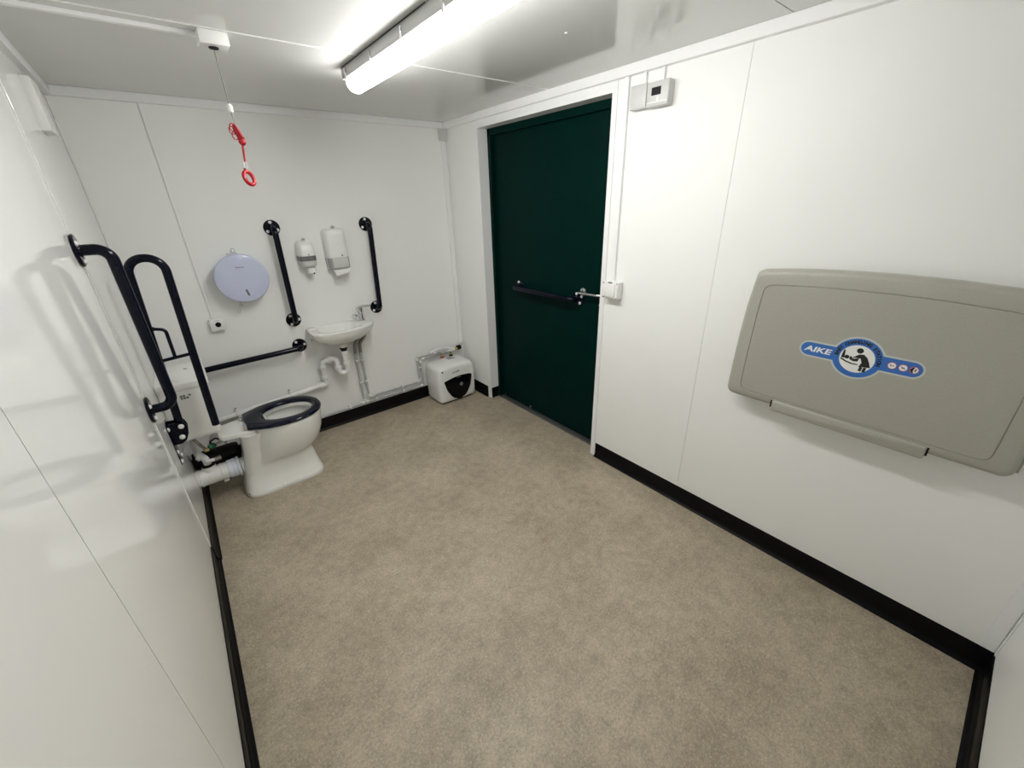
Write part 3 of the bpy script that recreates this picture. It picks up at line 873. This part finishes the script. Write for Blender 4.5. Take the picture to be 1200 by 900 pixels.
sh_ = obj('shield_panel', bm, 'heatk', wh, ang=50)
lto('control_knob', 'greymark', sh_, [(.018, 0), (.018, .004), (.013, .004), (.012, .001), (.006, .001)], (2.085, -.3183, .172), (0, -1, 0), 20)
bm = NB()
for k in range(6): box(bm, 2.04 + k * .0085, 2.0455 + k * .0085, -.3195, -.318, .244 + .0004 * k, .251 + .0004 * k)
obj('brand_mark', bm, 'greymark', sh_)
bm = NB()
for k in range(7): box(bm, 2.005 + k * .011, 2.012 + k * .011, -.3116, -.302, .298 + .002 * (k % 2), .306 + .001 * k)
obj('brand_mark', bm, 'threshold', wh)
lto('indicator', 'dark', wh, [(.008, -.02), (.008, .004), (.005, .006)], (1.902, -.303, .333), (0, -1, 0), 12)
rl = bxo('rating_label', 'gpipe', wh, 2.065, 2.140, -.150, -.088, .3705, .3780)
for k in range(4): bxo('label_line', 'greymark', rl, 2.070, 2.135 - .012 * (k % 2), -.145 + k * .014, -.138 + k * .014, .377, .3784)
lto('hot_collar', 'red', wh, [(.017, 0), (.018, .004), (.016, .018), (.010, .022)], (2.05, -.060, .368), (0, 0, 1), 16)
lto('hot_port', 'brass', wh, [(.010, 0), (.010, .030)], (2.05, -.060, .385), (0, 0, 1), 12)
lto('cold_collar', 'navy', wh, [(.018, 0), (.020, .004), (.018, .014), (.010, .018)], (2.148, -.058, .368), (0, 0, 1), 16)
lto('cold_port', 'brass', wh, [(.010, 0), (.010, .025)], (2.148, -.058, .383), (0, 0, 1), 12)
bxo('heater_foot', 'dark', wh, 1.89, 2.22, -.285, -.06, .0, .012, .004, 1)

# ---- corner conduit + box
cb = thing('corner_conduit', 'white trunking in the back corner with a small junction box at the ceiling', 'trunking', (2.285, 0, 1.3))
bxo('junction_box', 'plastic2', cb, 2.258, W - .002, -.042, 0, 2.222, 2.304, .003, 2)
bxo('trunking_run', 'trim', cb, 2.278, 2.306, -.022, 0, .46, 2.222, .002, 1)
bxo('trunking_run', 'trim', cb, 2.310, W, -.014, 0, .30, 2.222, .002, 1)

# ================================================================== LEFT WALL ITEMS
bar('grab_rail', 'vertical dark navy grab rail on the left wall nearest the camera', (.005, -1.112, 1.628), (.005, -1.098, .940), (1, 0, 0), off=.090, rb=.075, r=.0205, rots=(.9, .9), flr=.060)
so = thing('wall_sounder', 'white plastic box high on the left wall under the ceiling trim', 'sounder', (0, -.59, 2.17))
bxo('sounder_case', 'plastic', so, 0, .038, -.665, -.515, 2.070, 2.262, .006, 2)
bxo('sounder_cap', 'plastic2', so, .0, .020, -.50, -.44, 2.085, 2.29, .003, 1)

# ---- cistern
ci = thing('cistern', 'boxy white toilet cistern on the left wall behind the toilet', 'cistern', (.11, -.49, .56))
bm = NB()
rings = []
for z, f in ((.552, .93), (.558, .955), (.575, .965), (.70, .985), (.858, 1.0)):
    pl = rpoly([(.0055, -.49 - .192 * f), (.0055, -.49 + .192 * f), (.226 * f, -.49 + .192 * f), (.226 * f, -.49 - .192 * f)], [.004, .004, .022, .022], 5)
    rings.append([V(u, v, z) for u, v in pl])
loft(bm, rings); obj('tank', bm, 'ceramic', ci)
bm = NB()
rings = []
for o, z in ((.006, .857), (.001, .861), (0, .868), (0, .890), (.002, .896), (.007, .901), (.016, .903)):
    rings.append([V(u, v, z) for u, v in rpoly([(.0055, -.686 + o), (.0055, -.294 - o), (.240 - o, -.294 - o), (.240 - o, -.686 + o)], [.004, .004, .024, .024], 5)])
loft(bm, rings)
obj('tank_lid', bm, 'ceramic', ci)
lto('lid_badge', 'greymark', ci, [(.011, 0), (.010, .001)], (.150, -.44, .9025), (0, 0, 1), 14)
bm = NB()
for k in range(4):
    for j in range(2):
        if (k + j) % 4 == 3: continue
        box(bm, .094 + k * .013, .104 + k * .013, -.6830, -.6750, .806 + j * .013, .816 + j * .013)
obj('approval_label', bm, 'smoke', ci)

# ---- toilet pan
tl = thing('toilet', 'white ceramic toilet pan with dark navy seat facing away from the left wall', 'toilet', (.5, -.485, 0))
TC = -.487
def egg(xb, xf, hw, n=48, e=2.0, wpos=.55, bk=1.0):
    """closed plan outline; wpos = where the widest place is (0 back .. 1 front), bk = squareness of the back"""
    xc = xb + (xf - xb) * wpos
    out = []
    for k in range(n):
        t = 2 * PI * k / n
        c, s = math.cos(t), math.sin(t)
        ee = e if c >= 0 else e * bk
        a = (xf - xc) if c >= 0 else (xc - xb)
        out.append((xc + a * math.copysign(abs(c) ** (2 / ee), c), TC + hw * math.copysign(abs(s) ** (2 / ee), s)))
    return out
bm = NB()
prof = [(0.000, egg(.222, .712, .160, e=5, wpos=.5)), (.012, egg(.219, .715, .163, e=5, wpos=.5)), (.026, egg(.220, .714, .161, e=5, wpos=.5)), (.036, egg(.223, .712, .154, e=5, wpos=.5)), (.048, egg(.227, .708, .147, e=4.8, wpos=.5)),
        (.085, egg(.234, .700, .128, e=4.6, wpos=.5)), (.11, egg(.240, .695, .119, e=4.4, wpos=.5)), (.14, egg(.247, .690, .113, e=4.2, wpos=.5)), (.18, egg(.250, .684, .110, e=3.8, wpos=.5)), (.202, egg(.262, .682, .110, e=3.2, wpos=.53)), (.212, egg(.285, .690, .122, e=2.7, wpos=.56)), (.225, egg(.300, .706, .138, e=2.4, wpos=.58)), (.25, egg(.312, .732, .155, e=2.3, wpos=.59)),
        (.29, egg(.320, .760, .172, e=2.2, wpos=.59)), (.35, egg(.326, .784, .187, e=2.15, wpos=.58)), (.41, egg(.328, .796, .195, e=2.1, wpos=.58)), (.455, egg(.334, .800, .199, e=2.1, wpos=.58)), (.468, egg(.337, .799, .198, e=2.1, wpos=.58)), (.474, egg(.344, .792, .192, e=2.1, wpos=.58)),
        (.474, egg(.420, .755, .150, e=2.1, wpos=.5)), (.468, egg(.426, .748, .144, e=2.1, wpos=.5)), (.445, egg(.426, .748, .144, e=2.1, wpos=.5)), (.442, egg(.405, .768, .166, e=2.1, wpos=.5)), (.425, egg(.400, .772, .170, e=2.1, wpos=.5)), (.36, egg(.415, .745, .148, e=2.1, wpos=.5)), (.30, egg(.435, .675, .105, e=2.1, wpos=.5)), (.24, egg(.45, .59, .06, e=2, wpos=.5)), (.22, egg(.48, .56, .035, e=2, wpos=.5))]
loft(bm, [[V(u, v, z) for u, v in p] for z, p in prof])
pan = obj('pan', bm, 'ceramic', tl, ang=60)
bm = NB(); loft(bm, [[V(u, v, .288) for u, v in egg(.437, .655, .088, wpos=.5)], [V(u, v, .290) for u, v in egg(.437, .655, .088, wpos=.5)]])
obj('water', bm, 'water', pan)
for x in (.44, .53):
    lto('foot_screw_cap', 'screwcap', pan, [(.008, 0), (.008, .004), (.003, .006)], (x, TC - .156, .034), (0, -1, .6), 10)
lto('fixing_hole', 'dark', pan, [(.006, 0), (.006, .002)], (.345, TC - .119, .385), (-.2, -1, 0), 10)
lto('fixing_hole', 'dark', pan, [(.005, 0), (.005, .002)], (.236, TC - .150, .05), (-.9, -.4, 0), 10)
# rear flush inlet shelf, trapway cheek and outlet horn
bm = NB()
prism(bm, rpoly([(.185, TC - .085), (.185, TC + .085), (.38, TC + .13), (.38, TC - .13)], [.035, .035, .01, .01], 5), lambda u, v, d: V(u, v, d), .442, .472, .008)
obj('rear_shelf', bm, 'ceramic', tl)
bm = NB()
rings = []
for z, x0, hw in ((.10, .246, .100), (.20, .256, .100), (.26, .272, .104), (.33, .282, .112), (.40, .285, .126), (.442, .288, .136)):
    rings.append([V(u, TC + v, z) for u, v in rpoly([(x0, -hw), (.47, -hw), (.47, hw), (x0, hw)], [.05, .02, .02, .05], 8)])
loft(bm, rings); obj('trapway', bm, 'ceramic', tl, ang=60)
tube_pts = [(.2462, TC, .195), (.30, TC, .197), (.40, TC, .215), (.48, TC, .25)]
tbo('outlet_horn', 'ceramic', tl, tube_pts, [.050, .052, .058, .06], 28)
# seat ring
bm = NB()
so_ = egg(.338, .808, .205, 64, 2.1, .56, 1.25); si_ = egg(.438, .752, .128, 64, 2.1, .54)
NBK = [(inset(so_, .006), .476), (so_, .480), (so_, .487), (inset(so_, .003), .493), (inset(so_, .010), .4975), (inset(so_, .022), .4995)]
rings = [[V(u, v, z) for u, v in p] for p, z in NBK]
rings += [[V(u, v, .4995) for u, v in inset(si_, -.018)], [V(u, v, .496) for u, v in inset(si_, -.006)], [V(u, v, .488) for u, v in si_], [V(u, v, .478) for u, v in inset(si_, -.002)], [V(u, v, .476) for u, v in inset(si_, -.008)]]
rs_ = [ring(bm, r) for r in rings]
for a, b in zip(rs_, rs_[1:] + rs_[:1]): bridge(bm, a, b)
obj('toilet_seat', bm, 'seat', tl, ang=60)
bm = NB()
prism(bm, rpoly([(.340, TC - .120), (.340, TC + .120), (.42, TC + .165), (.45, TC + .10), (.452, TC - .10), (.42, TC - .165)], .02, 4), lambda u, v, d: V(u, v, d), .477, .4975, .005)
obj('seat_back_plate', bm, 'seat', tl)
for s in (-1, 1):
    bm = NB()
    lathe(bm, [(.016, 0), (.016, .004), (.010, .006), (.010, .018)], (.333, TC + s * .085, .469), (0, 0, 1), 14)
    tube(bm, [(.333, TC + s * .085 - .026, .491), (.333, TC + s * .085 + .026, .491)], .0115, 12)
    obj('seat_hinge', bm, 'chrome', tl)

# ---- soil pipe
sl = thing('soil_pipe', 'thick white waste pipe from the toilet into the left wall', 'waste pipe', (.10, TC, .14))
SZ, SR = .195, .054
tbo('pipe_run', 'pipe', sl, [(.005, TC, SZ), (.20, TC, SZ)], SR, 36)
lto('connector_collar', 'collar', sl, [(.056, .0), (.060, .003), (.060, .028), (.062, .030), (.062, .046), (.0585, .048), (.0585, .052), (.066, .054), (.066, .066), (.060, .070)], (.172, TC, SZ), (1, 0, 0), 40)
lto('tee_ring', 'pipe', sl, [(.0545, 0), (.0575, .002), (.0575, .006), (.0545, .008)], (.020, TC, SZ), (1, 0, 0), 36)
lto('tee_ring', 'pipe', sl, [(.0545, 0), (.0575, .002), (.0575, .006), (.0545, .008)], (.135, TC, SZ), (1, 0, 0), 36)
lto('branch_socket', 'pipe', sl, [(.040, -.04), (.040, .020), (.036, .062), (.038, .064), (.038, .074), (.032, .076)], (.082, TC, SZ), (0, 0, 1), 28)
lto('branch_seal', 'rubber', sl, [(.0335, .0), (.0385, .002), (.0385, .010), (.030, .012)], (.082, TC, SZ + .074), (0, 0, 1), 28)
tbo('branch_elbow', 'pipe', sl, fillet([(.082, TC, SZ + .06), (.082, TC, SZ + .125), (.052, TC + .03, SZ + .150), (.040, TC + .22, SZ + .155), (.040, -.034, SZ + .155), (.096, -.034, .3502)], .03), .0205, 18)
nl = lto('branch_nut', 'pipe', sl, [(.022, 0), (.026, .004), (.026, .022), (.022, .026)], (.066, TC + .015, SZ + .130), (-.6, .6, .5), 16)
bxo('pipe_bracket', 'pipe', sl, .130, .160, TC - .030, TC + .030, SZ - .066, SZ - .050, .003, 1)

lto('drain_tap', 'steel', sl, [(.009, 0), (.014, .004), (.014, .034), (.010, .038)], (.125, TC - .04, SZ + .120), (1, .1, .1), 12)
tbo('drain_link', 'pipe', sl, [(.085, TC - .03, SZ + .118), (.128, TC - .04, SZ + .121)], .011, 10)
# black overflow pipe lying behind the white one
bp = tag(tbo('flush_pipe', 'rubber', None, [(.012, TC + .115, .262), (.235, TC + .115, .262), (.255, TC + .115, .262), (.266, TC + .115, .262)], [.055, .055, .053, .044], 28),
         'thick black rubber pipe behind the white waste pipe under the cistern', 'pipe')
# isolating valve and small hose below the cistern
iv = thing('isolating_valve', 'small green isolating valve with braided hose under the cistern', 'valve', (.10, -.42, .36))
tbo('braided_hose', 'steel', iv, fillet([(.055, -.46, .549), (.060, -.47, .47), (.085, -.46, .40), (.100, -.45, .36)], .05), .0095, 12)
lto('hose_nut', 'brass', iv, [(.011, 0), (.014, .003), (.014, .024), (.010, .028)], (.088, -.455, .362), (.8, .2, -.1), 8)
lto('valve_body', 'valve_green', iv, [(.012, 0), (.017, .004), (.017, .034), (.011, .040)], (.116, -.448, .366), (.9, .3, .2), 12)
bm = NB()
tube(bm, fillet([(.135, -.44, .385), (.130, -.445, .405), (.165, -.43, .412), (.178, -.425, .395)], .01), .0055, 8)
obj('valve_lever', bm, 'rubber', iv)
tbo('supply_tail', 'gpipe', iv, fillet([(.155, -.436, .372), (.2, -.40, .372), (.2, -.075, .372), (.2, -.075, .14), (.2, -.043, .132)], .015), .0085, 10)


# ---- drop-down support rail (folded up)
RY = -.800
dr = thing('support_rail', 'dark navy hinged support rail folded up against the left wall beside the cistern', 'support rail', (0, RY, .62))
loop = fillet([(.058, RY, .70), (.105, RY, 1.562), (.240, RY, 1.556), (.2045, RY, .660)], .066, 12)
tbo('rail_loop', 'navy', dr, loop, .0185, 20)
bm = NB()
for s in (-1, 1):
    y0 = RY + s * .024
    prism(bm, rpoly([(.003, .735), (.010, .742), (.080, .735), (.088, .700), (.082, .668), (.062, .628), (.040, .618), (.003, .618)], .012, 4), lambda u, v, d: V(u, d, v), y0 - .004, y0 + .004)
brk = obj('hinge_bracket', bm, 'navy', dr)
for x, z in ((.062, .714), (.050, .655)):
    lto('hinge_bolt', 'screwcap', brk, [(.013, 0), (.013, .005), (.008, .009)], (x, RY - .028, z), (0, -1, 0), 14)
bm = NB()
prism(bm, rpoly([(RY - .060, .500), (RY + .060, .500), (RY + .060, .750), (RY - .060, .750)], .03, 5), lambda u, v, d: V(d, u, v), .0, .008, .002)
wp = obj('wall_plate', bm, 'navy', dr)
for y, z in ((-.045, .72), (.045, .72), (-.045, .585), (.045, .585), (-.04, .525), (.04, .525)):
    lto('screw_cap', 'screwcap', wp, [(.011, 0), (.011, .005), (.006, .009)], (.007, RY + y, z), (1, 0, 0), 12)
zr = 1.075
tbo('roll_holder', 'navy', dr, [(.078, RY, zr - .006), (.222, RY, zr + .004)], .0085, 10)
tbo('roll_holder', 'navy', dr, fillet([(.146, RY, zr), (.150, RY, zr + .145), (.104, RY, zr + .158)], .022), .0080, 10)
tbo('roll_holder_tip', 'rubber', dr, [(.110, RY, zr + .156), (.098, RY, zr + .1595)], .0105, 10)
